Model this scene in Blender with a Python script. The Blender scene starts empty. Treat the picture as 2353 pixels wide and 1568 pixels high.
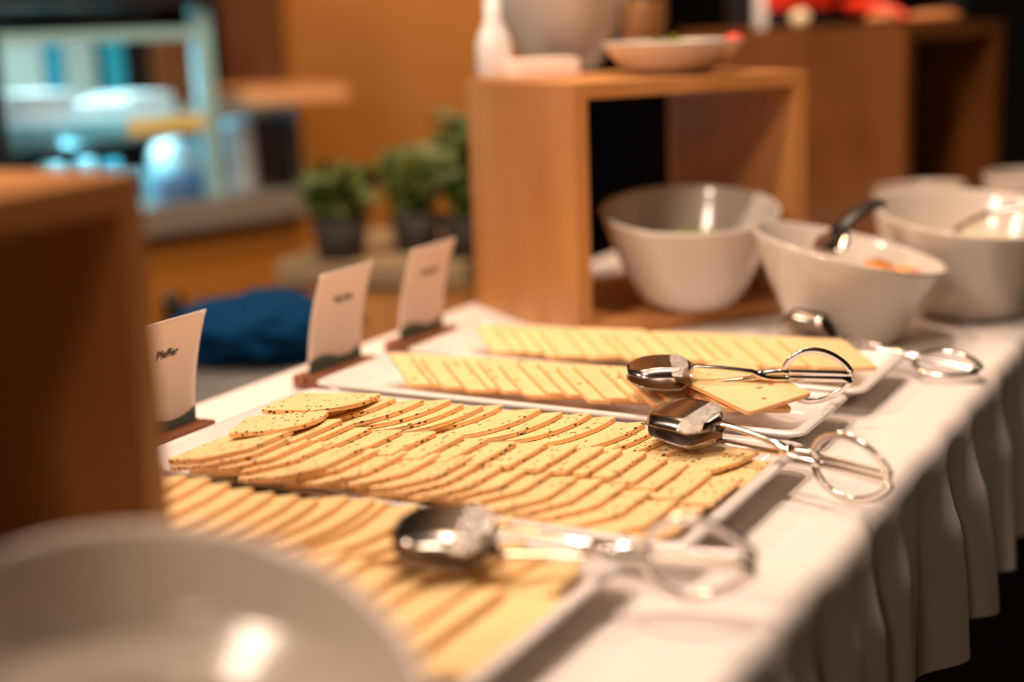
import bpy, bmesh, math, random
from mathutils import Vector, Matrix, noise
random.seed(7)
C = bpy.context.scene.collection
TZ = 0.75                       # table top height
# ------------------------------------------------------------------ camera
R_ = Vector((0.87393, 0.48468, -0.03649)); U_ = Vector((-0.07375, 0.20643, 0.97568)); F_ = Vector((-0.48042, 0.84998, -0.21615))
CAM = Vector((0, 0, TZ + 0.36)); FPX = 3268.0
cd = bpy.data.cameras.new('camera'); cam = bpy.data.objects.new('camera', cd); C.objects.link(cam)
cd.sensor_width = 36; cd.lens = 36 * FPX / 2353
m = Matrix((R_, U_, -F_)).transposed().to_4x4(); m.translation = CAM; cam.matrix_world = m
cd.dof.use_dof = True; cd.dof.focus_distance = 1.19; cd.dof.aperture_fstop = 1.55; cd.clip_start = 0.02
bpy.context.scene.camera = cam
sc = bpy.context.scene
sc.view_settings.view_transform = 'Standard'; sc.view_settings.look = 'None'
sc.view_settings.exposure = 0.0; sc.view_settings.gamma = 1; sc.view_settings.use_curve_mapping = False
# ------------------------------------------------------------------ world and lamps
w = bpy.data.worlds.new('dim_room'); sc.world = w; w.use_nodes = True
w.node_tree.nodes['Background'].inputs[0].default_value = (1.0, 0.62, 0.36, 1); w.node_tree.nodes['Background'].inputs[1].default_value = 0.10
def area(name, loc, target, power, size, col, spread=180):
    l = bpy.data.lights.new(name, 'AREA'); l.shape = 'DISK'; l.size = size; l.energy = power; l.color = col; l.spread = math.radians(spread)
    o = bpy.data.objects.new(name, l); C.objects.link(o); o.location = loc
    o.rotation_euler = (Vector(target) - Vector(loc)).to_track_quat('-Z', 'Y').to_euler(); return o
WARM = (1.0, 0.75, 0.61)
area('ceiling_spot', (-0.78, 0.72, 2.25), (-0.72, 0.80, TZ), 11.5, 0.09, WARM)
area('ceiling_spot', (-0.46, 1.22, 2.25), (-0.66, 1.2, TZ), 12, 0.09, WARM)
area('ceiling_spot', (-0.60, 2.05, 2.25), (-0.6, 1.9, TZ), 4.5, 0.09, WARM)
area('room_fill', (-0.9, -1.2, 2.5), (-0.7, 1.5, 0.9), 34, 0.5, (1.0, 0.76, 0.58))  # added fill light from the camera side, no lamp stands there
area('room_fill', (0.20, -1.9, 2.1), (-0.2, 1.3, 0.6), 7, 0.3, (1.0, 0.72, 0.48))  # added fill light grazing the cloth skirt from the near side
area('room_fill', (1.0, 3.0, 2.2), (-0.3, 1.1, 0.7), 3.5, 0.3, (1.0, 0.74, 0.52))  # weak added fill on skirt and cards from the far side
area('cube_side_fill', (-2.0, 0.1, 2.3), (-0.9, 1.5, 0.9), 14, 0.3, (1.0, 0.76, 0.60))  # unseen light put in to brighten the cube's left face
area('wall_fill', (-1.0, 2.1, 2.6), (-2.0, 3.0, 1.2), 27, 0.3, (1.0, 0.66, 0.36))  # unseen light put in to brighten the orange wall
area('counter_fill', (-1.2, 1.6, 2.5), (-1.9, 2.0, 0.7), 10, 0.3, (1.0, 0.68, 0.40))  # unseen area light aimed down at the counter
# ------------------------------------------------------------------ helpers
def at(px, py, z):               # point on the horizontal plane z above the table under a sight line
    r = R_ * ((px - 1176.5) / FPX) - U_ * ((py - 784) / FPX) + F_
    t = (TZ + z - CAM.z) / r.z
    return CAM + r * t
def deep(px, py, d):             # point at distance d in front of the camera
    return CAM + (R_ * ((px - 1176.5) / FPX) - U_ * ((py - 784) / FPX) + F_) * d
def material(name, col, rough=0.5, metal=0.0, **k):
    mt = bpy.data.materials.new(name); mt.use_nodes = True; b = mt.node_tree.nodes['Principled BSDF']
    b.inputs['Base Color'].default_value = (*col, 1); b.inputs['Roughness'].default_value = rough; b.inputs['Metallic'].default_value = metal
    for kk, v in k.items(): b.inputs[kk.replace('_', ' ')].default_value = v
    return mt
def N(mt, t, **k):
    n = mt.node_tree.nodes.new(t)
    for a, v in k.items():
        if a.startswith('i_'): n.inputs[a[2:].replace('_', ' ')].default_value = v
        else: setattr(n, a, v)
    return n
def ramp(mt, stops, fac):
    r = N(mt, 'ShaderNodeValToRGB'); e = r.color_ramp.elements
    while len(e) < len(stops): e.new(0.5)
    for q, (p, c) in zip(e, stops): q.position = p; q.color = (*c, 1)
    mt.node_tree.links.new(fac, r.inputs[0]); return r.outputs[0]
def wood(name, c1, c2, scale=(3, 40, 40), rough=0.42):
    mt = material(name, c1, rough); L = mt.node_tree.links; b = mt.node_tree.nodes['Principled BSDF']
    tc = N(mt, 'ShaderNodeTexCoord'); mp = N(mt, 'ShaderNodeMapping'); mp.inputs['Scale'].default_value = scale
    L.new(tc.outputs['Object'], mp.inputs[0]); ns = N(mt, 'ShaderNodeTexNoise', i_Scale=1.0, i_Detail=5.0, i_Roughness=0.6)
    L.new(mp.outputs[0], ns.inputs['Vector'])
    L.new(ramp(mt, [(0.3, c1), (0.7, c2)], ns.outputs['Fac']), b.inputs['Base Color'])
    bp = N(mt, 'ShaderNodeBump', i_Strength=0.08, i_Distance=0.001); L.new(ns.outputs['Fac'], bp.inputs['Height']); L.new(bp.outputs[0], b.inputs['Normal'])
    return mt
def cheese(name, base, edge, specks=None, thr=0.16, dens=0.45, scale=190):
    mt = material(name, base, 0.42); L = mt.node_tree.links; b = mt.node_tree.nodes['Principled BSDF']
    b.inputs['Subsurface Weight'].default_value = 0.25; b.inputs['Subsurface Radius'].default_value = (0.006, 0.003, 0.001)
    b.inputs['Subsurface Scale'].default_value = 0.6
    tc = N(mt, 'ShaderNodeTexCoord'); oi = N(mt, 'ShaderNodeObjectInfo'); ad = N(mt, 'ShaderNodeVectorMath', operation='ADD')
    L.new(tc.outputs['Object'], ad.inputs[0])
    sc_ = N(mt, 'ShaderNodeMath', operation='MULTIPLY'); sc_.inputs[1].default_value = 7.0; L.new(oi.outputs['Random'], sc_.inputs[0]); L.new(sc_.outputs[0], ad.inputs[1])
    ns = N(mt, 'ShaderNodeTexNoise', i_Scale=35.0, i_Detail=4.0); L.new(ad.outputs[0], ns.inputs['Vector'])
    dk = tuple(x * 0.9 for x in base)
    col = ramp(mt, [(0.35, dk), (0.7, base)], ns.outputs['Fac'])
    # the cut rim is a little browner than the faces
    ge = N(mt, 'ShaderNodeAttribute', attribute_name='rind'); mx = N(mt, 'ShaderNodeMixRGB'); L.new(ge.outputs['Fac'], mx.inputs[0]); L.new(col, mx.inputs[1]); mx.inputs[2].default_value = (*edge, 1)
    out = mx.outputs[0]
    if specks:
        mp = N(mt, 'ShaderNodeMapping'); mp.inputs['Scale'].default_value = (1.0, 0.55, 1.6); L.new(ad.outputs[0], mp.inputs[0])
        vo = N(mt, 'ShaderNodeTexVoronoi', i_Scale=scale); L.new(mp.outputs[0], vo.inputs['Vector'])
        sp = N(mt, 'ShaderNodeSeparateColor'); L.new(vo.outputs['Color'], sp.inputs[0])
        mu = N(mt, 'ShaderNodeMath', operation='MULTIPLY'); mu.inputs[1].default_value = thr * 2; L.new(sp.outputs[1], mu.inputs[0])
        lt = N(mt, 'ShaderNodeMath', operation='LESS_THAN'); L.new(vo.outputs['Distance'], lt.inputs[0]); L.new(mu.outputs[0], lt.inputs[1])
        # more grains on the rim
        dn = N(mt, 'ShaderNodeMath', operation='MULTIPLY_ADD'); dn.inputs[1].default_value = 0.35; dn.inputs[2].default_value = dens; L.new(ge.outputs['Fac'], dn.inputs[0])
        l2 = N(mt, 'ShaderNodeMath', operation='LESS_THAN'); L.new(sp.outputs[0], l2.inputs[0]); L.new(dn.outputs[0], l2.inputs[1])
        a = N(mt, 'ShaderNodeMath', operation='MULTIPLY'); L.new(lt.outputs[0], a.inputs[0]); L.new(l2.outputs[0], a.inputs[1])
        m2 = N(mt, 'ShaderNodeMixRGB'); L.new(a.outputs[0], m2.inputs[0]); L.new(out, m2.inputs[1]); m2.inputs[2].default_value = (*specks, 1)
        out = m2.outputs[0]
    L.new(out, b.inputs['Base Color'])
    n2 = N(mt, 'ShaderNodeTexNoise', i_Scale=420.0, i_Detail=2.0); L.new(ad.outputs[0], n2.inputs['Vector'])
    bp = N(mt, 'ShaderNodeBump', i_Strength=0.25, i_Distance=0.0006); L.new(n2.outputs['Fac'], bp.inputs['Height']); L.new(bp.outputs[0], b.inputs['Normal'])
    return mt
M = {}
M['porcelain'] = material('white_porcelain', (0.80, 0.75, 0.71), 0.16, Coat_Weight=0.5)
M['stoneware'] = material('cream_porcelain', (0.54, 0.465, 0.395), 0.20, Coat_Weight=0.4)
M['warm'] = material('warm_white_porcelain', (0.66, 0.59, 0.52), 0.18, Coat_Weight=0.5)
M['steel'] = material('polished_steel', (0.80, 0.75, 0.70), 0.13, 1.0)
M['blade'] = material('polished_blade_steel', (0.42, 0.37, 0.33), 0.20, 1.0)  # steel tint darkened to stand for the dark room mirrored in the blades
hm = material('hammered_steel', (0.80, 0.76, 0.72), 0.22, 1.0); M['hammered'] = hm
_n = N(hm, 'ShaderNodeTexNoise', i_Scale=650.0, i_Detail=3.0); _t = N(hm, 'ShaderNodeTexCoord'); _b = N(hm, 'ShaderNodeBump', i_Strength=1.0, i_Distance=0.0025)
hm.node_tree.links.new(_t.outputs['Object'], _n.inputs['Vector']); hm.node_tree.links.new(_n.outputs['Fac'], _b.inputs['Height']); hm.node_tree.links.new(_b.outputs[0], hm.node_tree.nodes['Principled BSDF'].inputs['Normal'])
M['black_plastic'] = material('black_plastic', (0.02, 0.018, 0.016), 0.35)
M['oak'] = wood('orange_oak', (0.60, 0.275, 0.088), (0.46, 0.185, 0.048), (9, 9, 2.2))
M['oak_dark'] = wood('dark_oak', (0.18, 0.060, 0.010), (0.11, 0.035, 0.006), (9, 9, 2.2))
M['walnut'] = wood('walnut_block', (0.30, 0.11, 0.04), (0.20, 0.065, 0.022), (60, 12, 60))
M['card'] = material('matt_card', (0.94, 0.78, 0.66), 0.7)
M['wave'] = material('grey_green_print', (0.105, 0.14, 0.115), 0.7)
M['ink'] = material('black_ink', (0.015, 0.012, 0.01), 0.7)
M['pepper'] = cheese('pepper_cheese', (0.96, 0.665, 0.32), (0.91, 0.55, 0.23), (0.06, 0.03, 0.012), 0.21, 0.50, 250)
M['plain'] = cheese('plain_cheese', (0.97, 0.69, 0.32), (0.94, 0.58, 0.22))
M['paprika'] = cheese('paprika_cheese', (0.97, 0.66, 0.33), (0.91, 0.48, 0.19), (0.72, 0.20, 0.05), 0.20, 0.35, 150)
M['pale'] = cheese('pale_cheese', (0.97, 0.69, 0.34), (0.93, 0.56, 0.23))
cl = material('white_linen', (0.80, 0.725, 0.665), 0.85, Sheen_Weight=0.15); M['linen'] = cl
_n = N(cl, 'ShaderNodeTexNoise', i_Scale=900.0, i_Detail=2.0); _t = N(cl, 'ShaderNodeTexCoord'); _b = N(cl, 'ShaderNodeBump', i_Strength=0.12, i_Distance=0.0005)
cl.node_tree.links.new(_t.outputs['Object'], _n.inputs['Vector']); cl.node_tree.links.new(_n.outputs['Fac'], _b.inputs['Height']); cl.node_tree.links.new(_b.outputs[0], cl.node_tree.nodes['Principled BSDF'].inputs['Normal'])
M['floor'] = wood('dark_floorboards', (0.035, 0.02, 0.012), (0.02, 0.012, 0.008), (2, 20, 20), 0.5)
M['black_wall'] = material('near_black_wall', (0.012, 0.010, 0.009), 0.9)
M['wall'] = wood('orange_wood_panelling', (0.41, 0.155, 0.013), (0.36, 0.13, 0.010), (1.2, 1.2, 0.5), 0.6)
M['wall_dark'] = wood('brown_wood_panelling', (0.15, 0.052, 0.012), (0.12, 0.04, 0.010), (1.2, 1.2, 0.5), 0.6)
M['leaf'] = material('herb_leaf', (0.045, 0.085, 0.008), 0.5, Subsurface_Weight=0.1)
M['leaf_light'] = material('lettuce_leaf', (0.30, 0.36, 0.05), 0.4)
M['soil'] = material('dark_pot', (0.02, 0.014, 0.010), 0.7)
M['terracotta'] = material('terracotta', (0.45, 0.17, 0.05), 0.7)
M['grey_metal'] = material('grey_brushed_metal', (0.36, 0.33, 0.30), 0.38, 0.6)
M['alu'] = material('pale_aluminium', (0.34, 0.62, 0.68), 0.35, 0.3)
M['teal'] = material('teal_plastic', (0.02, 0.26, 0.34), 0.35)
M['white'] = material('white_plastic', (0.85, 0.85, 0.85), 0.35)
M['beige_panel'] = material('beige_lacquer', (0.42, 0.37, 0.31), 0.6)
M['blue'] = material('dark_blue_fabric', (0.001, 0.033, 0.10), 0.95, Specular_IOR_Level=0.1)
M['grey_fabric'] = material('grey_fabric', (0.16, 0.155, 0.14), 0.85)
M['red'] = material('red_gloss', (0.75, 0.035, 0.01), 0.3)
M['orange'] = material('carrot_orange', (0.85, 0.30, 0.05), 0.45)
M['black'] = material('black_gloss', (0.012, 0.012, 0.014), 0.25)
M['amber'] = material('amber_content', (0.40, 0.15, 0.03), 0.35)
M['cream'] = material('cream_dressing', (0.85, 0.70, 0.45), 0.5)
M['glass'] = material('clear_glass', (0.95, 0.97, 0.97), 0.03, Transmission_Weight=1.0, IOR=1.45)
M['glow'] = material('light_strip_tube', (0.9, 1, 1), 0.5, Emission_Color=(0.62, 0.95, 1.0, 1), Emission_Strength=7.0)

def obj(name, bm, mt=None, parent=None, smooth=False, loc=None, rot=None):
    me = bpy.data.meshes.new(name); bmesh.ops.recalc_face_normals(bm, faces=bm.faces); bm.to_mesh(me); bm.free()
    if smooth: me.polygons.foreach_set('use_smooth', [True] * len(me.polygons))
    if mt is not None: me.materials.append(mt)
    o = bpy.data.objects.new(name, me); C.objects.link(o)
    if parent: o.parent = parent
    if loc is not None: o.location = loc
    if rot is not None: o.rotation_euler = rot
    return o
def tag(o, label=None, cat=None, group=None, kind=None):
    if label: o['label'] = label
    if cat: o['category'] = cat
    if group: o['group'] = group
    if kind: o['kind'] = kind
    return o
def thing(name, label, cat, loc=(0, 0, 0), rot=(0, 0, 0), group=None):
    o = bpy.data.objects.new(name, None); C.objects.link(o); o.location = loc; o.rotation_euler = rot; o.empty_display_size = 0.05
    return tag(o, label, cat, group)
def box(bm, lo, hi, bev=0.0, mat=None):
    vs = [bm.verts.new((x, y, z)) for z in (lo[2], hi[2]) for y in (lo[1], hi[1]) for x in (lo[0], hi[0])]
    fs = [bm.faces.new([vs[i] for i in f]) for f in ((0, 2, 3, 1), (4, 5, 7, 6), (0, 1, 5, 4), (2, 6, 7, 3), (0, 4, 6, 2), (1, 3, 7, 5))]
    if bev: bmesh.ops.bevel(bm, geom=list({e for f in fs for e in f.edges}), offset=bev, segments=2, affect='EDGES', profile=0.7)
    return bm
def boxo(name, lo, hi, mt, parent=None, bev=0.001, **k): return obj(name, box(bmesh.new(), lo, hi, bev), mt, parent, **k)
def lathe(bm, prof, n=48, zfun=None, cap=True):
    rings = []
    for r, z in prof:
        ring = []
        for i in range(n):
            a = 2 * math.pi * i / n
            ring.append(bm.verts.new((r * math.cos(a), r * math.sin(a), z if zfun is None else zfun(r, z, a))))
        rings.append(ring)
    for a, b in zip(rings, rings[1:]):
        for i in range(n): bm.faces.new((a[i], a[(i + 1) % n], b[(i + 1) % n], b[i]))
    if cap:
        bm.faces.new(rings[0]); bm.faces.new(rings[-1])
    return bm
def sweep(bm, path, a, b, side, n=8, closed=False, power=1.0):
    """tube with elliptic/rounded section: half sizes a (along side) and b (across), lists or numbers"""
    P = [Vector(p) for p in path]; K = len(P); rings = []
    for i, p in enumerate(P):
        t = (P[(i + 1) % K] - P[i - 1]) if closed else (P[min(i + 1, K - 1)] - P[max(i - 1, 0)])
        t.normalize(); s = Vector(side); s = (s - t * s.dot(t)).normalized(); o = t.cross(s)
        aa = a[i] if isinstance(a, (list, tuple)) else a; bb = b[i] if isinstance(b, (list, tuple)) else b
        ring = []
        for j in range(n):
            an = 2 * math.pi * (j + .5) / n; c, d = math.cos(an), math.sin(an)
            c = math.copysign(abs(c) ** power, c); d = math.copysign(abs(d) ** power, d)
            ring.append(bm.verts.new(p + s * (aa * c) + o * (bb * d)))
        rings.append(ring)
    for i in range(K if closed else K - 1):
        A, B = rings[i], rings[(i + 1) % K]
        for j in range(n): bm.faces.new((A[j], A[(j + 1) % n], B[(j + 1) % n], B[j]))
    if not closed: bm.faces.new(rings[0]); bm.faces.new(rings[-1])
    return bm
# ------------------------------------------------------------------ room shell
def slab(name, p, q, h0, h1, th, mt):     # upright wall panel from ground point p to q
    p = Vector((p[0], p[1], 0)); q = Vector((q[0], q[1], 0)); d = (q - p); L = d.length; d.normalize()
    o = boxo(name, (0, 0, 0), (L, th, h1 - h0), mt, bev=0)
    o.location = (p.x, p.y, h0); o.rotation_euler = (0, 0, math.atan2(d.y, d.x)); return tag(o, kind='structure')
tag(boxo('floor', (-6, -3.5, -0.05), (4, 8, 0), M['floor'], bev=0), kind='structure')
tag(boxo('ceiling', (-6, -3.5, 2.8), (4, 8, 2.85), M['black_wall'], bev=0), kind='structure')
slab('wall_far', (-6, 7.9), (4, 7.9), 0, 2.8, 0.1, M['black_wall'])
slab('wall_left', (-5.9, -3.4), (-5.9, 7.9), 0, 2.8, 0.1, M['black_wall'])
slab('wall_right', (3.9, 7.9), (3.9, -3.4), 0, 2.8, 0.1, M['black_wall'])
a_ = deep(640, 300, 3.5); b_ = deep(1330, 300, 3.5); slab('wall_back', a_.xy, b_.xy, 0, 2.8, 0.12, M['wall'])
a2 = deep(525, 300, 3.45); b2 = deep(652, 300, 3.42); slab('trim_1', a2.xy, b2.xy, 0, 2.8, 0.05, M['wall_dark'])
# ------------------------------------------------------------------ buffet table and cloth
XB, XF = -0.958, -0.275
t = thing('buffet_table', 'long buffet table hidden under the white tablecloth', 'table', (-0.61, 1.45, 0))
boxo('tabletop', (-0.335, -1.3, TZ - 0.035), (0.325, 1.75, TZ - 0.006), M['oak_dark'], t)
for sx in (-0.29, 0.28):
    for sy in (-1.2, 1.6): boxo('leg', (sx - .02, sy - .02, 0), (sx + .02, sy + .02, TZ - 0.036), M['black'], t)
def fold(y, k):
    s = 0.50 * math.sin(y * 44 + 1.8 * math.sin(y * 5.1)) + 0.30 * math.sin(y * 83 + 2.0 + 1.7 * math.sin(y * 7.7)) + 0.45 * noise.noise(Vector((y * 9, k * 1.1, 3.3)))
    return s
bm = bmesh.new(); rows = []; NY = 560
for iy in range(NY + 1):
    y = 0.12 + 3.2 * iy / NY; r = []
    for q in range(0, 9):                                  # back drop
        k = 1 - q / 8.0; hem = 0.24
        r.append((XB - 0.012 - 0.010 * (1 + fold(y + 9, k)) * k, y, -hem * k - 0.012))
    for q in range(1, 4):
        an = math.pi / 2 * q / 4; r.append((XB - 0.012 * math.cos(an), y, -0.012 + 0.012 * math.sin(an)))
    nx = 40
    edge = XF + 0.004 * noise.noise(Vector((y * 6, 0, 1))) + 0.002 * fold(y, 0)
    for q in range(nx + 1):
        x = XB + (edge - XB) * q / nx; f = max(0.0, (x + 0.36) / 0.1)
        r.append((x, y, 0.0006 * noise.noise(Vector((x * 14, y * 11, 0))) * 1.0 - 0.0009 + 0.0010 * f * noise.noise(Vector((x * 8, y * 34 - x * 18, 5)))))
    for q in range(1, 6):
        an = math.pi / 2 * q / 6; r.append((edge + 0.016 * math.sin(an), y, -0.016 + 0.016 * math.cos(an)))
    hem = 0.198 + 0.012 * noise.noise(Vector((y * 4, 7, 0)))
    for q in range(0, 17):
        k = q / 16.0; am = (0.005 + 0.021 * k ** 0.7)
        wv = fold(y + 0.10 * k * k * noise.noise(Vector((y * 3, 2, 0))), k)
        r.append((edge + 0.017 + am * (0.35 + wv) * min(1, k * 3), y, -0.016 - (hem - 0.016) * k))
    rows.append([bm.verts.new((p[0], p[1], p[2] + TZ)) for p in r])
for a, b in zip(rows, rows[1:]):
    for i in range(len(a) - 1): bm.faces.new((a[i], a[i + 1], b[i + 1], b[i]))
tag(obj('tablecloth', bm, M['linen'], smooth=True), 'white linen tablecloth draped over the buffet table with a folded skirt', 'tablecloth')
# ------------------------------------------------------------------ platters
def platter(x0, x1, y0, y1, label, rot=0.0):
    bm = bmesh.new(); cx, cy = (x0 + x1) / 2, (y0 + y1) / 2; hx, hy = (x1 - x0) / 2, (y1 - y0) / 2
    prof = [(0.036, 0.0), (0.031, 0.0008), (0.027, 0.0035), (0.010, 0.0165), (0.002, 0.0190), (0.0, 0.0205), (0.0005, 0.0225), (0.003, 0.0235), (0.0085, 0.0230), (0.0110, 0.0215), (0.026, 0.0085), (0.031, 0.0070), (0.042, 0.0066)]
    rings = []
    for ins, z in prof:
        ring = []; rad = max(0.014 - ins * 0.18, 0.005)
        for qx, qy, a0 in ((1, 1, 0), (-1, 1, 90), (-1, -1, 180), (1, -1, 270)):
            for s in range(7):
                an = math.radians(a0 + 15 * s)
                ring.append(bm.verts.new((qx * (hx - ins - rad) + rad * math.cos(an), qy * (hy - ins - rad) + rad * math.sin(an), z)))
        rings.append(ring)
    n = 28
    for a, b in zip(rings, rings[1:]):
        for i in range(n): bm.faces.new((a[i], a[(i + 1) % n], b[(i + 1) % n], b[i]))
    bm.faces.new(rings[0]); bm.faces.new(rings[-1])
    o = obj('serving_platter', bm, M['porcelain'], smooth=True, loc=(cx, cy, TZ + 0.0012), rot=(0, 0, rot))
    return tag(o, label, 'platter', 'white platters of sliced cheese')
platter(-0.862, -0.361, 0.562, 0.793, 'white rectangular platter nearest the camera, filled with plain cheese slices')
platter(-0.835, -0.335, 0.812, 1.072, 'white rectangular platter with peppercorn cheese slices in three rows')
platter(-0.846, -0.346, 1.090, 1.232, 'narrow white platter of red-flecked cheese beside the middle card')
platter(-0.838, -0.338, 1.243, 1.407, 'narrow white platter of pale cheese farthest from the camera')
# ------------------------------------------------------------------ cheese slices
TH = 0.0044
def outline(kind, L, W):
    """outline with the exposed edge at x=0 and the body towards -x; y in [-W/2, W/2] (negative is nearer)"""
    def arc(cx, cy, r, a0, a1, n=5): return [(cx + r * math.cos(math.radians(a0 + (a1 - a0) * i / n)), cy + r * math.sin(math.radians(a0 + (a1 - a0) * i / n))) for i in range(n + 1)]
    h = W / 2
    if kind == 'rect': return arc(-.004, -h + .004, .004, -90, 0, 3) + arc(-.003, h - .003, .003, 0, 90, 3) + arc(-L + .006, h - .006, .006, 90, 180, 3) + arc(-L + .005, -h + .005, .005, 180, 270, 3)
    if kind == 'round':
        p = []
        for i in range(11):
            an = -80 + 80 * i / 10; p.append((-0.040 + 0.040 * math.cos(math.radians(an)), h * 0.55 - (h * 1.55) * math.sin(math.radians(-an))))
        return p + arc(-.002, h - .002, .002, 0, 90, 2) + arc(-L + .006, h - .006, .006, 90, 180, 3) + arc(-L + .005, -h + .005, .005, 180, 270, 3)
    if kind == 'cut': return arc(-0.030, -h + .012, .012, -90, -50, 3) + arc(-.010, -h + .030, .010, -45, 0, 3) + arc(-.003, h - .003, .003, 0, 90, 3) + arc(-L + .01, h - .01, .01, 90, 180, 3) + arc(-L + .004, -h + .004, .004, 180, 270, 3)
    if kind == 'diamond':
        q = []; s = W / 2 * 1.4142 / 2 * 1.35; r = .006
        pts = [(0, -h * .62), (0.0, -h * .62)]
        P4 = [(-L * .42, -h), (0, -h * .06), (-L * .5, h), (-L, h * .10)]
        for i in range(4):
            p = Vector(P4[i]); a = (Vector(P4[i - 1]) - p).normalized(); b = (Vector(P4[(i + 1) % 4]) - p).normalized()
            for k in range(4):
                t_ = k / 3; q.append(tuple((p + a * r * (1 - t_) ** 2 + b * r * t_ ** 2)))
        return q
def slice_mesh(kind, L, W, seed):
    rnd = random.Random(seed); pts = outline(kind, L, W)
    pts = [(x, y + 0.0) for x, y in pts]; cx = sum(p[0] for p in pts) / len(pts); cy = sum(p[1] for p in pts) / len(pts)
    # finer outline with slight unevenness
    fine = []
    for i, p in enumerate(pts):
        q = pts[(i + 1) % len(pts)]; d = math.dist(p, q); k = max(1, int(d / 0.008))
        for j in range(k):
            t_ = j / k; fine.append((p[0] + (q[0] - p[0]) * t_, p[1] + (q[1] - p[1]) * t_))
    def jit(p, s, sd): return s * noise.noise(Vector((p[0] * 90, p[1] * 90, sd)))
    bm = bmesh.new(); rings = []
    for ins, z in ((0.0007, 0), (0.0, 0.0007), (0.0003, TH * .5), (0.0, TH - 0.0007), (0.0008, TH), (0.006, TH)):
        ring = []
        for p in fine:
            d = Vector((cx - p[0], cy - p[1])).normalized()
            e = jit(p, 0.0007, seed) if ins < 0.004 else 0
            ring.append(bm.verts.new((p[0] + d.x * (ins + e), p[1] + d.y * (ins + e), z)))
        rings.append(ring)
    n = len(fine)
    for k, (a, b) in enumerate(zip(rings, rings[1:])):
        for i in range(n): bm.faces.new((a[i], a[(i + 1) % n], b[(i + 1) % n], b[i]))
    bm.faces.new(rings[0]); bm.faces.new(rings[-1])
    bmesh.ops.recalc_face_normals(bm, faces=bm.faces)
    me = bpy.data.meshes.new('cheese_slice'); bm.to_mesh(me); bm.free()
    at_ = me.attributes.new('rind', 'FLOAT', 'POINT'); v = [0.0] * len(me.vertices)
    for k in range(4):
        for i in range(n): v[k * n + i] = 0.75 if k else 0.6
    at_.data.foreach_set('value', v)
    return me
def meshes(kind, L, W, mt, seed):
    out = []
    for i in range(4):
        me = slice_mesh(kind, L * (1 + 0.02 * (i % 2)), W * (1 - 0.012 * i), seed + i); me.materials.append(mt); out.append(me)
    return out
ORD = ['first', 'second', 'third', 'fourth', 'fifth', 'sixth', 'seventh', 'eighth', 'ninth', 'tenth', 'eleventh', 'twelfth', 'thirteenth', 'fourteenth', 'fifteenth', 'sixteenth', 'seventeenth', 'eighteenth', 'nineteenth', 'twentieth', 'twenty-first', 'twenty-second', 'twenty-third', 'twenty-fourth', 'twenty-fifth', 'twenty-sixth', 'twenty-seventh', 'twenty-eighth', 'twenty-ninth', 'thirtieth']
def shingle(edges, kind, L, W, mt, slope, z0, label, group, seed, right_up=True, turn=0.0, first=None, last=None):
    """edges: (x, y_mid[, turn]) of the exposed edge of each slice, left to right"""
    ms = meshes(kind, L, W, mt, seed); n = len(edges); th = math.atan(slope); zl = [0] * n
    order = range(n - 1, -1, -1) if right_up else range(n)
    prev = None
    for i in order:
        x = edges[i][0]
        if prev is None: zl[i] = z0
        else:
            p = abs(edges[prev][0] - x) * math.cos(turn)
            zl[i] = max(z0, zl[prev] + (TH + 0.0003) / math.cos(th) - slope * p)
        prev = i
    for i in range(n):
        x, y = edges[i][:2]; me = ms[(i * 7 + i // 3) % 4]
        o = bpy.data.objects.new('cheese_slice', me); C.objects.link(o)
        # local x tilted: exposed edge (x=0) raised; for right_up False the body is mirrored
        if right_up:
            zr = zl[i] + L * math.sin(th); M4 = Matrix.Translation((x, y, zr)) @ Matrix.Rotation(turn, 4, 'Z') @ Matrix.Rotation(-th, 4, 'Y')
        else:
            zr = zl[i]; M4 = Matrix.Translation((x, y, zr)) @ Matrix.Rotation(turn, 4, 'Z') @ Matrix.Rotation(th, 4, 'Y')
        o.matrix_world = M4
        if i == 0 and first: lb = first
        elif i == n - 1 and last: lb = last
        else: lb = label.format(ORD[i])
        tag(o, lb, 'cheese slice', group)
FL = TZ + 0.0082
def rows_px(far, kind, L, W, mt, slope, label, group, seed, turn=0.0, dy=0.0, **k):
    """far: sight points of the far exposed corner of every slice; the height comes from the stack itself"""
    th = math.atan(slope); n = len(far); zc_ = [0.025] * n
    for _ in range(6):
        pts = [at(px, py, z) for (px, py), z in zip(far, zc_)]
        zl = [0] * n; zl[-1] = FL
        for i in range(n - 2, -1, -1):
            zl[i] = max(FL, zl[i + 1] + (TH + .0003) / math.cos(th) - slope * max(0.004, pts[i + 1].x - pts[i].x) * math.cos(turn))
        zc_ = [z + L * math.sin(th) + TH - TZ for z in zl]
    pts = [at(px, py, z) for (px, py), z in zip(far, zc_)]
    off = Matrix.Rotation(turn, 3, 'Z') @ Vector((0, W / 2, 0))
    ed = [(p.x - off.x, p.y - off.y + dy) for p in pts]
    shingle(ed, kind, L, W, mt, slope, FL, label, group, seed, turn=turn, **k)
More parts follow.
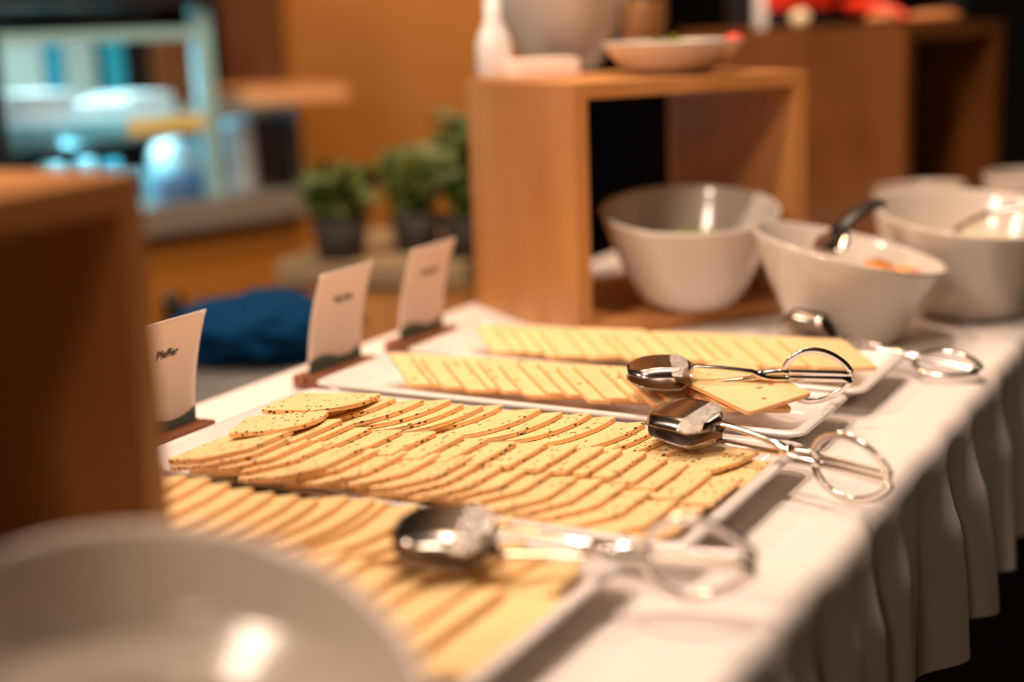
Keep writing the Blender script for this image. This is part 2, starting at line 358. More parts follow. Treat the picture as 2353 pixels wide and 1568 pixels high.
# pepper platter, three rows
A = [(842, 906), (872, 908), (913, 913), (978, 917), (1040, 917), (1069, 927), (1114, 931), (1161, 929), (1246, 938), (1296, 946), (1363, 948), (1419, 956), (1486, 969), (1518, 979), (1563, 986), (1619, 997)]
rows_px(A, 'round', .066, .083, M['pepper'], .158, 'peppercorn slice, {} from the cards in the back row of the pepper platter', 'back row of peppercorn slices', 10)
B = [(790, 962), (817, 970), (860, 980), (929, 986), (1007, 990), (1070, 998), (1127, 1005), (1191, 1013), (1265, 1015), (1332, 1021), (1392, 1025), (1434, 1031), (1490, 1037), (1539, 1049), (1588, 1061), (1641, 1082), (1711, 1093)]
rows_px(B, 'rect', .062, .067, M['pepper'], .150, 'peppercorn slice, {} from the cards in the middle row of the pepper platter', 'middle row of peppercorn slices', 20)
Cc = [(672, 987), (675, 1003), (717, 1010), (767, 1015), (837, 1027), (872, 1032), (935, 1039), (1015, 1042), (1087, 1048), (1110, 1061), (1161, 1069), (1225, 1070), (1277, 1078), (1329, 1095), (1385, 1101), (1441, 1111), (1496, 1128), (1555, 1151), (1616, 1166)]
rows_px(Cc, 'cut', .064, .080, M['pepper'], .165, 'peppercorn slice, {} from the cards in the front row of the pepper platter', 'front row of peppercorn slices', 30, dy=.003)
# two loose slices and the big flat ones at the ends
def single(kind, L, W, mt, seed, loc, rz, tilt, label, group, ty=0):
    me = slice_mesh(kind, L, W, seed); me.materials.append(mt); o = bpy.data.objects.new('cheese_slice', me); C.objects.link(o)
    o.matrix_world = Matrix.Translation(loc) @ Matrix.Rotation(rz, 4, 'Z') @ Matrix.Rotation(ty, 4, 'X') @ Matrix.Rotation(-tilt, 4, 'Y'); return tag(o, label, 'cheese slice', group)
single('round', .080, .080, M['pepper'], 50, at(838, 934, .0455), 0.22, .03, 'loose peppercorn slice lying askew on top of the back row, beside the cards', 'back row of peppercorn slices', ty=-.08)
single('round', .070, .075, M['pepper'], 51, at(742, 972, .0500), 0.50, .05, 'loose peppercorn slice bridging the left ends of the front and middle rows', 'middle row of peppercorn slices', ty=-.10)
single('round', .070, .080, M['pepper'], 52, (-.370, 1.004, TZ + .0185), -0.10, .08, 'broad peppercorn slice at the rim end of the back row, lying flat', 'back row of peppercorn slices')
single('rect', .060, .070, M['pepper'], 53, (-.352, 1.000, TZ + .0135), 0.0, .08, 'lowest peppercorn slice against the right rim in the back row', 'back row of peppercorn slices')
# plain platter nearest the camera
D = [(355, 1052), (393, 1062), (446, 1084), (500, 1089), (544, 1103), (596, 1115), (644, 1125), (703, 1129), (748, 1137), (815, 1132), (875, 1138), (901, 1146), (977, 1153), (1040, 1162), (1100, 1170), (1145, 1172), (1192, 1176), (1254, 1199), (1302, 1221), (1350, 1278)]
rows_px(D, 'round', .064, .088, M['plain'], .165, 'plain slice, {} from the left in the back row of the nearest platter', 'back row of plain slices', 60, turn=.20, dy=-.005)
xs = [-.800 + .0245 * i + .003 * math.sin(i * 3) for i in range(17)] + [-.368]
Ee = [(x, 0.652) for x in xs]
shingle(Ee, 'rect', .070, .112, M['plain'], .16, FL + .001, 'long plain slice, {} from the left in the front row of the nearest platter', 'front row of plain slices', 70)
# paprika platter and pale platter: diamond slices, right ones on top
xs = [-.812 + .0212 * i + .003 * math.sin(i * 2.3) for i in range(16)]
Pp = [(x + .118, 1.160 + .006 * math.sin(i * 1.9)) for i, x in enumerate(xs)]
shingle(Pp, 'diamond', .112, .108, M['paprika'], .20, FL + .006, 'red-flecked slice, {} from the left on the narrow platter by the middle card', 'overlapping red-flecked slices', 80, right_up=False)
single('rect', .098, .075, M['paprika'], 90, (-.378, 1.130, TZ + .0350), -.45, -.16, 'large red-flecked diamond slice lying uncovered at the right end of the narrow platter', 'overlapping red-flecked slices', ty=.05)
xs = [-.800 + .0215 * i + .003 * math.sin(i * 2.9) for i in range(17)]
Qq = [(x + .108, 1.322 + .006 * math.sin(i * 1.3)) for i, x in enumerate(xs)]
shingle(Qq, 'diamond', .108, .120, M['pale'], .19, FL + .005, 'pale slice, {} from the left on the farthest platter by the wooden cube', 'overlapping pale slices', 95, right_up=False, last='pale diamond cheese slice at the right end of the farthest platter, fully uncovered')
# ------------------------------------------------------------------ name cards in wooden holders
def card(cy, x, text, label, hlabel, size=.0110):
    h = thing('card_holder', hlabel, 'card holder', (x, cy, TZ + .0012), group='wooden card holders')
    g = .0016
    b1 = box(bmesh.new(), (-.017, -.054, 0), (-g, .054, .013), .0008); obj('block', b1, M['walnut'], h)
    b2 = box(bmesh.new(), (g, -.054, 0), (.017, .054, .013), .0008); obj('block', b2, M['walnut'], h)
    b3 = box(bmesh.new(), (-g, -.054, 0), (g, .054, .003), 0); obj('slot_base', b3, M['walnut'], h)
    Hc, Wc = .116, .094
    bend = lambda z: .024 * (z / Hc) ** 2 - .001
    bm = bmesh.new(); G = []
    for i in range(25):
        z = Hc * i / 24; G.append([(bm.verts.new((bend(z) + s * .0004, -Wc / 2 + Wc * j / 12 if True else 0, z)), ) for j in range(13) for s in (1, -1)])
    for i in range(24):
        for j in range(12):
            for s in (0, 1):
                a, b, c, d = G[i][2 * j + s][0], G[i][2 * j + 2 + s][0], G[i + 1][2 * j + 2 + s][0], G[i + 1][2 * j + s][0]
                bm.faces.new((a, b, c, d))
    for i in range(24):
        for j in (0, 12): bm.faces.new((G[i][2 * j][0], G[i][2 * j + 1][0], G[i + 1][2 * j + 1][0], G[i + 1][2 * j][0]))
    for j in range(12):
        for i in (0, 24): bm.faces.new((G[i][2 * j][0], G[i][2 * j + 1][0], G[i][2 * j + 3][0], G[i][2 * j + 2][0]))
    co = thing('name_card', label, 'card', (x, cy, TZ + .0047), group='white cheese name cards')
    obj('card_sheet', bm, M['card'], co, smooth=True)
    bm = bmesh.new(); lo, hi = [], []                         # printed wave at the foot
    for j in range(33):
        u = j / 32; yy = -Wc / 2 + Wc * u; zt = .0185 + .0055 * math.sin(u * 5.6 + 0.3) + .014 * max(0, u - .55)
        lo.append((yy, .0085)); hi.append((yy, zt + .002))
    NR = 6; grid = []
    for (y0, z0), (_, z1) in zip(lo, hi):
        grid.append([bm.verts.new((bend(z0 + (z1 - z0) * k / NR) + .0006, y0, z0 + (z1 - z0) * k / NR)) for k in range(NR + 1)])
    for a, b in zip(grid, grid[1:]):
        for k in range(NR): bm.faces.new((a[k], b[k], b[k + 1], a[k + 1]))
    obj('printed_wave', bm, M['wave'], co)
    cu = bpy.data.curves.new('lettering', 'FONT'); cu.body = text; cu.size = size; cu.align_x = 'CENTER'; cu.offset = .00022; cu.shear = .0
    tmp = bpy.data.objects.new('tmp_text', cu); C.objects.link(tmp); bpy.context.view_layer.update()
    me = bpy.data.meshes.new_from_object(tmp.evaluated_get(bpy.context.evaluated_depsgraph_get())); bpy.data.objects.remove(tmp)
    for v in me.vertices:
        yy, zz = v.co.x + .004, v.co.y + .0795; v.co = (bend(zz) + .0009, yy, zz)
    me.materials.clear(); me.materials.append(M['ink']); o = bpy.data.objects.new('lettering', me); C.objects.link(o); o.parent = co
card(.917, -.884, 'Pfeffer', 'white curved name card reading Pfeffer, nearest of the three', 'walnut holder of the nearest name card, beside the pepper platter')
card(1.192, -.890, 'Paprika', 'white curved name card with dark print, middle of the three', 'walnut holder of the middle name card, beside the narrow platter')
card(1.362, -.890, 'Naturell', 'white curved name card farthest from the camera, next to the wooden cube', 'walnut holder of the farthest name card')
# ------------------------------------------------------------------ serving tongs
def tongs(Ap, Bp, lean, label, mark=False, opening=1.0):
    A_, B_ = Vector(Ap), Vector(Bp); u = (B_ - A_).normalized()
    up = Vector((0, 0, 1)); nh = u.cross(up).normalized()          # horizontal, towards the camera side
    v0 = nh.cross(u).normalized()
    v = (v0 * math.cos(lean) - nh * math.sin(lean)).normalized(); n = u.cross(v).normalized()
    root = thing('serving_tongs', label, 'tongs', group='steel scissor tongs on the cheese platters')
    root.matrix_world = Matrix(((u.x, v.x, n.x, A_.x), (u.y, v.y, n.y, A_.y), (u.z, v.z, n.z, A_.z), (0, 0, 0, 1)))
    LN = (B_ - A_).length; k = LN / .215
    def P(a, b, c=0): return (a * k, b * k, c * k)
    for s in (1, -1):
        # blade: curved shovel spanning u and n
        bm = bmesh.new(); cols = []; NU, NW = 16, 14
        def wid(t):                                        # half width along the blade, t=0 tip .. 1 neck
            if t < .28: return .0105 + (.027 - .0105) * math.sin(t / .28 * math.pi / 2)
            if t < .78: return .027
            return .027 - (.027 - .0045) * ((t - .78) / .22) ** 1.6
        def vv(t, q):
            f = .0045 + .0075 * math.sin(min(1, t) * math.pi * .80) ** .8
            w_ = max(0, abs(q) - .72) / .28
            return s * opening * f - s * .0065 * w_ * math.sin(min(1, t * 1.4 + .25) * math.pi * .5)
        for lay in (0, 1):
            L_ = []
            for i in range(NU + 1):
                t_ = i / NU; L_.append([bm.verts.new(P(.064 * t_, vv(t_, -1 + 2 * j / NW) + s * .0009 * lay, wid(t_) * (-1 + 2 * j / NW))) for j in range(NW + 1)])
            cols.append(L_)
        for L_ in cols:
            for i in range(NU):
                for j in range(NW): bm.faces.new((L_[i][j], L_[i + 1][j], L_[i + 1][j + 1], L_[i][j + 1]))
        for i in range(NU):
            for j in (0, NW): bm.faces.new((cols[0][i][j], cols[0][i + 1][j], cols[1][i + 1][j], cols[1][i][j]))
        for j in range(NW):
            for i in (0, NU): bm.faces.new((cols[0][i][j], cols[0][i][j + 1], cols[1][i][j + 1], cols[1][i][j]))
        bl = obj('blade', bm, M['blade'], root, smooth=False)
        for p in bl.data.polygons: p.use_smooth = True
        if s == 1:                                         # hammered cross band
            bm = bmesh.new(); g = []
            for i in range(7):
                t_ = .66 + .26 * i / 6; g.append([bm.verts.new(P(.064 * t_, vv(t_, -1 + 2 * j / NW) + .00125 + .0003 * math.sin(i / 6 * math.pi), wid(t_) * .99 * (-1 + 2 * j / NW))) for j in range(NW + 1)])
            for a, b in zip(g, g[1:]):
                for j in range(NW): bm.faces.new((a[j], b[j], b[j + 1], a[j + 1]))
            obj('hammered_band', bm, M['hammered'], bl)
        # arm from blade neck to pivot and on to the ring (crosses at the rivet)
        bm = bmesh.new()
        path = [P(.062, s * .0088 * opening), P(.070, s * .0082 * opening), P(.090, s * .0070), P(.110, s * .0050), P(.122, s * .0034), P(.130, 0, s * .0009), P(.140, -s * .0030, s * .0009), P(.152, -s * .0034, s * .0005), P(.158, -s * .0036, 0)]
        sweep(bm, path, [x * k for x in (.0045, .0040, .0034, .0034, .0042, .0055, .0036, .0026, .0020)], [x * k for x in (.0009, .0012, .0016, .0018, .0022, .0030, .0030, .0030, .0030)], (0, 0, 1) if True else 0, 10, power=.6)
        obj('arm', bm, M['steel'], root, smooth=True)
        # D-shaped finger ring
        bm = bmesh.new(); pts = []
        r = -s
        x0, x1, hgt = .150, .2145, .0235
        for i in range(21):
            an = math.pi * i / 20; tt_ = (1 - math.cos(an)) / 2; pts.append(P(x0 + .003 + (x1 - x0) * tt_, r * (.0030 + hgt * ((math.sin(math.pi * tt_ ** .80) ** .62) if 0 < i < 20 else 0))))
        for i in range(1, 8): pts.append(P(x1 + .003 - (x1 - x0) * i / 8, r * .0030))
        sweep(bm, pts, .0013 * k, .0033 * k, (0, 0, 1), 8, closed=True, power=.7)
        obj('finger_ring', bm, M['steel'], root, smooth=True)
    bm = bmesh.new(); lathe(bm, [(.0001 * k, -.0042 * k), (.0045 * k, -.0042 * k), (.0048 * k, .0030 * k), (.0036 * k, .0044 * k), (.0016 * k, .0050 * k), (.0001 * k, .0051 * k)], 20)
    for vtx in bm.verts: vtx.co.x += .130 * k
    obj('rivet', bm, M['steel'], root, smooth=True)
    if mark:
        cu = bpy.data.curves.new('stamped_word', 'FONT'); cu.body = 'STAINLESS'; cu.size = .0026; cu.align_x = 'CENTER'; cu.align_y = 'CENTER'
        tmp = bpy.data.objects.new('tmp_text', cu); C.objects.link(tmp); bpy.context.view_layer.update()
        me = bpy.data.meshes.new_from_object(tmp.evaluated_get(bpy.context.evaluated_depsgraph_get())); bpy.data.objects.remove(tmp)
        for vt in me.vertices: vt.co = (vt.co.x + .145 * k, vt.co.y + .003 * k, .0047 * k)
        me.materials.clear(); me.materials.append(M['ink']); o = bpy.data.objects.new('stamped_word', me); C.objects.link(o); o.parent = root
tongs((-.456, 1.044, TZ + .043), (-.250, .986, TZ + .030), -.18, 'steel tongs with ring handles resting across the right rim of the pepper platter', mark=True)
tongs((-.494, .713, TZ + .046), (-.279, .776, TZ + .036), -.20, 'blurred steel tongs lying on the plain cheese of the nearest platter')
tongs(at(1440, 857, .058), at(1948, 866, .049), -.12, 'steel tongs on the red-flecked cheese with rings over the farthest platter')
tongs((-.484, 1.447, TZ + .0295), (-.272, 1.412, TZ + .012), 1.35, 'glinting steel tongs on the cloth in front of the slanted bowls')
# ------------------------------------------------------------------ wooden display cubes
def cube(name, corner, u, wd, Hh, label, mt, th=.018, Wd=.30, Dp=.29, back=False):
    """open front; corner = front-left ground point, wd = unit along the front, u = unit to the back"""
    c = thing(name, label, 'wooden box', (corner[0], corner[1], TZ + .001), (0, 0, math.atan2(wd[1], wd[0])), group='open wooden display boxes')
    boxo('side_panel', (0, 0, 0), (th, Dp, Hh), mt, c, .0012); boxo('side_panel', (Wd - th, 0, 0), (Wd, Dp, Hh), mt, c, .0012)
    boxo('top_panel', (th, 0, Hh - th), (Wd - th, Dp, Hh), mt, c, .0012); boxo('bottom_panel', (th, 0, 0), (Wd - th, Dp, th), mt, c, .0012)
    if back: boxo('back_panel', (th, Dp - .008, th), (Wd - th, Dp, Hh - th), mt, c, 0)
    return c
cube('display_cube', (-.720, 1.432), None, (.57, .82), .294, 'open wooden cube with a white bowl inside and dishes on top', M['oak'], Wd=.322, Dp=.285)
# front-left cube, front edge runs towards the camera
c0 = Vector((-.5325, .5545)); d0 = Vector((.08, -.9968))
cube('display_cube', tuple(c0 + d0 * .30), None, (-.08, .9968), .292, 'dark open wooden cube at the left edge, nearest the camera', M['oak'], back=True, Wd=.30, Dp=.29)
# large crate behind the bowls
P2 = at(2070, 560, 0)
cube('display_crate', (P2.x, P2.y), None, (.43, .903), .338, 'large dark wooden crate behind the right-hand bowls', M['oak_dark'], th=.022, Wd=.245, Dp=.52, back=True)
# ------------------------------------------------------------------ bowls
def bowl(loc, rb, rr, h, dz, az, label, mt, cat='bowl', pw=.72, name='salad_bowl', th=.0045, group='white slanted buffet bowls', step=False, shift=0.0):
    bm = bmesh.new(); prof = []; K = 16; saz = math.radians(az)
    prof.append((.001, 0)); prof.append((rb * .86, 0)); prof.append((rb * .9, .0015))
    for i in range(K + 1):
        t_ = i / K; prof.append((rb + (rr - rb) * (t_ ** pw), .002 + (h - .002) * t_))
    prof.append((rr - .001, h + .0015)); prof.append((rr - th + .001, h + .0012))
    for i in range(K, 0, -1):
        t_ = i / K; z = .006 + (h - .006) * t_; r = rb + (rr - rb) * (t_ ** pw) - th
        if step and t_ <= .74: r = max(r - .019, .01)
        prof.append((r, z))
    prof.append((.001, .006))
    def zf(r, z, a): return z * (1 + dz / h * math.cos(a - saz) * min(1, (r / rr)) * (z / h))
    lathe(bm, prof, 64, zf)
    o = obj(name, bm, mt, smooth=True, loc=loc); return tag(o, label, cat, group)
def leaves(name, loc, r, n, mt, label, cat, size=.018, hgt=.02, seed=1, kind='stuff', mt2=None):
    rnd = random.Random(seed); bm = bmesh.new()
    for i in range(n):
        a = rnd.random() * 6.283; q = r * math.sqrt(rnd.random()); c = Vector((q * math.cos(a), q * math.sin(a), hgt * rnd.random() * (1.2 - q / r)))
        ax = Vector((rnd.uniform(-1, 1), rnd.uniform(-1, 1), rnd.uniform(-.5, .5))).normalized(); bx = ax.orthogonal().normalized(); cx_ = ax.cross(bx)
        s = size * rnd.uniform(.6, 1.2); vs = []
        for t_, wv, up_ in ((-1, 0, 0), (-.5, .42, .12), (0, .55, .18), (.6, .35, .1), (1, 0, -.05), (.6, -.35, .1), (0, -.55, .18), (-.5, -.42, .12)):
            vs.append(bm.verts.new(c + ax * s * t_ + bx * s * wv + cx_ * s * up_))
        mid = bm.verts.new(c); 
        for k in range(8):
            f = bm.faces.new((mid, vs[k], vs[(k + 1) % 8])); f.material_index = 1 if (mt2 and i % 3 == 0) else 0
    o = obj(name, bm, mt, smooth=True, loc=loc)
    if mt2: o.data.materials.append(mt2)
    return tag(o, label, cat, kind=kind)
cA = Vector((-.720, 1.432)) + Vector((.57, .82)) * .170 + Vector((-.82, .57)) * .026
bA = bowl((cA.x, cA.y, TZ + .020), .046, .108, .118, .016, 118, 'white round bowl of green salad standing inside the wooden cube', M['warm'], pw=.62)
leaves('green_salad', (cA.x + .01, cA.y + .0, TZ + .090), .060, 90, M['leaf_light'], 'green leaf salad in the bowl inside the wooden cube', 'salad', seed=3)
cB = at(1926, 794, 0) + Vector((.004, .022, 0))
bowl((cB.x, cB.y, TZ + .001), .052, .106, .106, .024, 195, 'white slanted bowl in front with black-handled tongs and carrot inside', M['warm'], pw=.85)
cC = at(2185, 742, 0) + Vector((.012, .062, 0))
bowl((cC.x, cC.y, TZ + .001), .056, .118, .122, .016, 140, 'white wide bowl at the right with silver tongs lying across it', M['warm'], pw=.7)
for i, (dx, dy, dz, sc__, lb) in enumerate(((.040, -.022, .083, 1.5, 'larger orange carrot slice near the middle of the front slanted bowl'), (.066, -.004, .080, 1.1, 'small orange carrot slice near the right rim of the front slanted bowl'), (.030, .014, .080, 1.2, 'orange carrot slice at the back of the front slanted bowl'))):
    bm = bmesh.new(); lathe(bm, [(.001, 0), (.012 * sc__, 0), (.014 * sc__, .002), (.013 * sc__, .006), (.001, .007)], 14)
    o = obj('carrot_slice', bm, M['orange'], smooth=True, loc=(cB.x + dx, cB.y + dy, TZ + dz), rot=(.3 * (i - 1), .25, 0)); tag(o, lb, 'carrot slice', 'carrot slices in the front bowl')
bm = bmesh.new(); lathe(bm, [(.001, 0), (.074, 0), (.080, .004), (.06, .008), (.03, .010), (.001, .010)], 40, lambda r, z, a: z + .005 * noise.noise(Vector((r * 30 * math.cos(a), r * 30 * math.sin(a), z * 9 + 4))))
tag(obj('creamy_salad', bm, M['cream'], smooth=True, loc=(cB.x + .006, cB.y, TZ + .068)), 'pale dressed salad under the carrot slices in the front slanted bowl', 'salad', kind='stuff')
bm = bmesh.new(); lathe(bm, [(.001, 0), (.080, 0), (.086, .004), (.06, .012), (.03, .015), (.001, .016)], 40, lambda r, z, a: z + .006 * noise.noise(Vector((r * 30 * math.cos(a), r * 30 * math.sin(a), z * 9))))
tag(obj('creamy_salad', bm, M['cream'], smooth=True, loc=(cC.x, cC.y, TZ + .078)), 'pale creamy salad filling the wide right-hand bowl', 'salad', kind='stuff')
# near bowl at the lower left
bowl((-.383, .364, TZ + .001), .060, .1207, .1025, .038, 142, 'large cream bowl at the lower left edge, nearest the camera', M['stoneware'], pw=.55, step=True)
bm = bmesh.new(); lathe(bm, [(.001, 0), (.036, 0), (.04, .004), (.03, .010), (.001, .012)], 28)
tag(obj('dark_dressing', bm, M['amber'], smooth=True, loc=(-.383, .372, TZ + .0085)), 'dark brown food at the bottom of the nearest cream bowl', 'food', kind='stuff')
# black tongs in bowl B and silver tongs over bowl C
def rod_tongs(p, q, label, mt_handle, name='salad_tongs', gap=.012, hw=.006, th=.0016):
    t = thing(name, label, 'tongs', group='salad tongs standing in the bowls'); p, q = Vector(p), Vector(q); d = (q - p); side = d.cross(Vector((0, 0, 1))).normalized()
    up = side.cross(d).normalized()
    for s in (1, -1):
        pts = [p + d * t_ + side * s * gap * (1 - t_) * .8 + up * .012 * math.sin(t_ * 3.14) for t_ in [i / 10 for i in range(11)]]
        obj('arm', sweep(bmesh.new(), pts[3:], hw, th, side, 8, power=.6), mt_handle, t, smooth=True)
        obj('scoop', sweep(bmesh.new(), pts[:4], [hw * 1.2, hw * 2.2, hw * 2.0, hw], .0012, side, 8, power=.7), M['steel'], t, smooth=True)
    return t
rod_tongs(deep(1895, 585, 1.555), deep(2022, 466, 1.60), 'tongs with black handle leaning in the front slanted bowl', M['black_plastic'], hw=.010, gap=.004, th=.004)
rod_tongs(deep(2150, 565, 1.70), deep(2400, 470, 1.60), 'silver tongs resting across the wide right-hand bowl', M['steel'], hw=.012, gap=.012, th=.004)
# small bowls behind
qD = Vector((-.490, 2.08, 0))
bowl((qD.x, qD.y, TZ + .001), .040, .066, .112, .004, 0, 'cream bowl half hidden behind the wide right-hand bowl', M['stoneware'], pw=.7)
qE = Vector((-.330, 2.12, 0))
bowl((qE.x, qE.y, TZ + .001), .062, .078, .128, .0, 0, 'tall straight beige bowl at the far right edge', M['stoneware'], pw=.9)
qG = Vector((-.327, 1.915, 0))
bowl((qG.x, qG.y, TZ + .001), .028, .055, .045, 0, 0, 'small glass bowl of greens at the right edge', M['glass'], name='glass_bowl')
leaves('garnish_greens', (qG.x, qG.y, TZ + .035), .035, 40, M['leaf_light'], 'green garnish in the small glass bowl at the right edge', 'salad', seed=9, mt2=M['leaf'])
# ------------------------------------------------------------------ dishes on top of the cube
ZT = TZ + .295 + .001
def ontop(px, py): return at(px, py, .296)
q = ontop(1292, 163) + Vector((-.012, .03, 0))
bowl((q.x, q.y, ZT), .046, .112, .125, .020, 200, 'large white slanted bowl on top of the wooden cube', M['warm'], pw=.8)
q = Vector((-.720, 1.432)) + Vector((.57, .82)) * .196 + Vector((-.82, .57)) * .10
bowl((q.x, q.y, ZT), .042, .088, .038, .0, 0, 'shallow white dish on top of the wooden cube', M['warm'], pw=.6, name='shallow_dish', group='white dishes on the wooden cube')
leaves('green_garnish', (q.x, q.y, ZT + .028), .05, 40, M['leaf_light'], 'green garnish heaped in the shallow dish', 'salad', seed=12, size=.013, hgt=.014)
bm = bmesh.new(); lathe(bm, [(.001, 0), (.009, .001), (.012, .006), (.010, .012), (.001, .015)], 16)
tag(obj('cherry_tomato', bm, M['red'], smooth=True, loc=(q.x + .066, q.y + .034, ZT + .031)), 'red tomato piece on the right rim of the shallow dish', 'tomato')
q = ontop(1475, 128) 
J = Vector((-.720, 1.432)) + Vector((.57, .82)) * .235 + Vector((-.82, .57)) * .235
jr = thing('glass_jar', 'clear glass jar with amber contents behind the shallow dish', 'jar', (J.x, J.y, ZT))
obj('glass', lathe(bmesh.new(), [(.001, 0), (.030, 0), (.033, .004), (.033, .115), (.028, .125), (.026, .125), (.030, .114), (.030, .006), (.001, .004)], 32), M['glass'], jr, smooth=True)
obj('contents', lathe(bmesh.new(), [(.001, .006), (.028, .006), (.0285, .085), (.001, .088)], 28), M['amber'], jr, smooth=True)
J = Vector((-.720, 1.432)) + Vector((.57, .82)) * .030 + Vector((-.82, .57)) * .258
pr = thing('glass_bottle', 'shining white bottle at the back left of the wooden cube top', 'bottle', (J.x - .003, J.y, ZT))
obj('body', lathe(bmesh.new(), [(.001, 0), (.021, 0), (.023, .003), (.023, .045), (.016, .062), (.011, .072), (.011, .105), (.001, .106)], 28), M['porcelain'], pr, smooth=True)
obj('cap', lathe(bmesh.new(), [(.001, .106), (.0125, .106), (.0125, .122), (.001, .123)], 24), M['steel'], pr, smooth=True)
nk = boxo('folded_napkin', (-.045, -.03, 0), (.045, .03, .022), M['card'], bev=.004, loc=(J.x + .030, J.y + .0, ZT), rot=(0, 0, .96))
nk.location = (J.x + .046, J.y + .026, ZT); tag(nk, 'tan folded napkin beside the white bottle on the wooden cube', 'napkin')
# things on the large crate
W2 = Vector((.43, .903)); U2 = Vector((-.903, .43)); Z2 = TZ + .338 + .001
def on2(a, b): p = Vector((P2.x, P2.y)) + W2 * a + U2 * b; return (p.x, p.y, Z2)
def bottle(a, b, r, h, mt, label, capmt, group='bottles on the large crate', cat='bottle'):
    t = thing('bottle', label, cat, on2(a, b), group=group)
    obj('body', lathe(bmesh.new(), [(.001, 0), (r * .95, 0), (r, .003), (r, h * .6), (r * .45, h * .78), (r * .42, h * .93), (.001, h * .93)], 24), mt, t, smooth=True)
    obj('cap', lathe(bmesh.new(), [(.001, h * .93), (r * .5, h * .93), (r * .5, h), (.001, h)], 20), capmt, t, smooth=True)
bottle(.10, .455, .028, .2, M['black'], 'dark bottle at the left end of the large crate top', M['black'])
bottle(.10, .395, .022, .2, M['white'], 'pale bottle beside the dark bottle on the large crate', M['white'])
bottle(.20, .060, .026, .2, M['black'], 'dark bottle at the right end of the large crate top', M['alu'])
pk = boxo('food_packet', (-.05, -.03, 0), (.05, .03, .10), M['black'], bev=.004, loc=on2(.10, .315), rot=(0, 0, 1.0)); tag(pk, 'black packet with a red band on the large crate', 'packet')
boxo('red_band', (-.051, -.0315, .032), (.051, .0315, .075), M['red'], pk, .002)
bm = bmesh.new(); sweep(bm, [(-.06, 0, .035), (-.03, 0, .034), (0, 0, .03), (.03, 0, .022), (.055, 0, .014), (.07, 0, .010)], [.008, .013, .014, .012, .008, .003], [.008, .013, .014, .012, .008, .003], (0, 1, 0), 12)
tag(obj('red_pepper', bm, M['red'], smooth=True, loc=on2(.12, .165), rot=(0, 0, -.3)), 'long red pepper lying on the large crate', 'pepper')
bm = bmesh.new(); bmesh.ops.create_uvsphere(bm, u_segments=20, v_segments=12, radius=.017)
for v in bm.verts: v.co.z = v.co.z * .92 + .0155
tag(obj('garlic_bulb', bm, M['cream'], smooth=True, loc=on2(.018, .235)), 'round pale bulb on the front edge of the large crate', 'garlic')
for i, (a, b, sx) in enumerate(((.03, .070, .028), (.10, .025, .045))):
    bm = bmesh.new(); bmesh.ops.create_uvsphere(bm, u_segments=18, v_segments=10, radius=1)
    for v in bm.verts: v.co = Vector((v.co.x * sx, v.co.y * .02, v.co.z * .011 + .0108)) * (1 + .08 * noise.noise(v.co * 3))
    tag(obj('bread_roll', bm, M['terracotta'], smooth=True, loc=on2(a, b), rot=(0, 0, .5)), ['small brown bread piece at the front right corner of the large crate', 'longer brown bread piece at the right end of the large crate'][i], 'bread')
# ------------------------------------------------------------------ side counter with plants (behind the table)
s0 = deep(628, 576, 2.35); s1 = deep(1100, 640, 2.25); zt = (s0.z + s1.z) / 2
dv = Vector((s1.x - s0.x, s1.y - s0.y)).normalized(); ang = math.atan2(dv.y, dv.x)
sc_t = thing('side_counter', 'wooden side counter behind the cards carrying potted herbs', 'counter', (s0.x, s0.y, 0), (0, 0, ang))
Lc = Vector((s1.x - s0.x, s1.y - s0.y)).length * .93
boxo('worktop', (0, 0, zt - .035), (Lc, .40, zt), material('dull_beige_laminate', (.30, .215, .12), .6), sc_t, .002)
boxo('front_panel', (.012, .015, 0), (Lc, .035, zt - .046), M['oak'], sc_t, 0)
boxo('side_panel', (.012, .036, 0), (.03, .44, zt - .046), material('olive_lacquer', (.33, .23, .06), .6), sc_t, 0)
def onc(x, y): c, s = math.cos(ang), math.sin(ang); return (s0.x + c * x - s * y, s0.y + s * x + c * y, zt)
def herb(x, y, r, h, fh, fr, potmt, label, seed):
    t = thing('potted_herb', label, 'plant', onc(x, y), group='potted herbs on the side counter')
    obj('pot', lathe(bmesh.new(), [(.001, 0), (r * .75, 0), (r * .8, .004), (r, h), (r * .92, h), (r * .85, h * .85), (.001, h * .85)], 28), potmt, t, smooth=True)
    rnd = random.Random(seed); bm = bmesh.new(); lm = bmesh.new()
    for i in range(24):
        a = rnd.random() * 6.28; q = fr * math.sqrt(rnd.random()); top = Vector((q * math.cos(a), q * math.sin(a), h + fh * rnd.uniform(.45, 1)))
        p0 = Vector((rnd.uniform(-.4, .4) * r, rnd.uniform(-.4, .4) * r, h * .8)); pts = [p0.lerp(top, k / 4) + Vector((0, 0, .01 * math.sin(k))) for k in range(5)]
        sweep(bm, pts, .0015, .0015, (1, 0, .1), 5)
        for k in range(14):
            c = p0.lerp(top, rnd.uniform(.35, 1.05)) + Vector((rnd.uniform(-1, 1), rnd.uniform(-1, 1), rnd.uniform(-.5, .5))) * .022
            ax = Vector((rnd.uniform(-1, 1), rnd.uniform(-1, 1), rnd.uniform(-.3, .7))).normalized(); bx = ax.orthogonal().normalized(); s = rnd.uniform(.013, .024)
            vs = [lm.verts.new(c + ax * s * t_ + bx * s * w_) for t_, w_ in ((-1, 0), (-.3, .5), (.4, .42), (1, 0), (.4, -.42), (-.3, -.5))]
            f = lm.faces.new(vs); f.material_index = i % 2 if potmt is M['soil'] else 0
    obj('stem', bm, M['leaf'], t); o = obj('foliage', lm, M['leaf'], t, smooth=True); o.data.materials.append(material('herb_leaf_pale', (.13, .17, .03), .5)); o['kind'] = 'stuff'
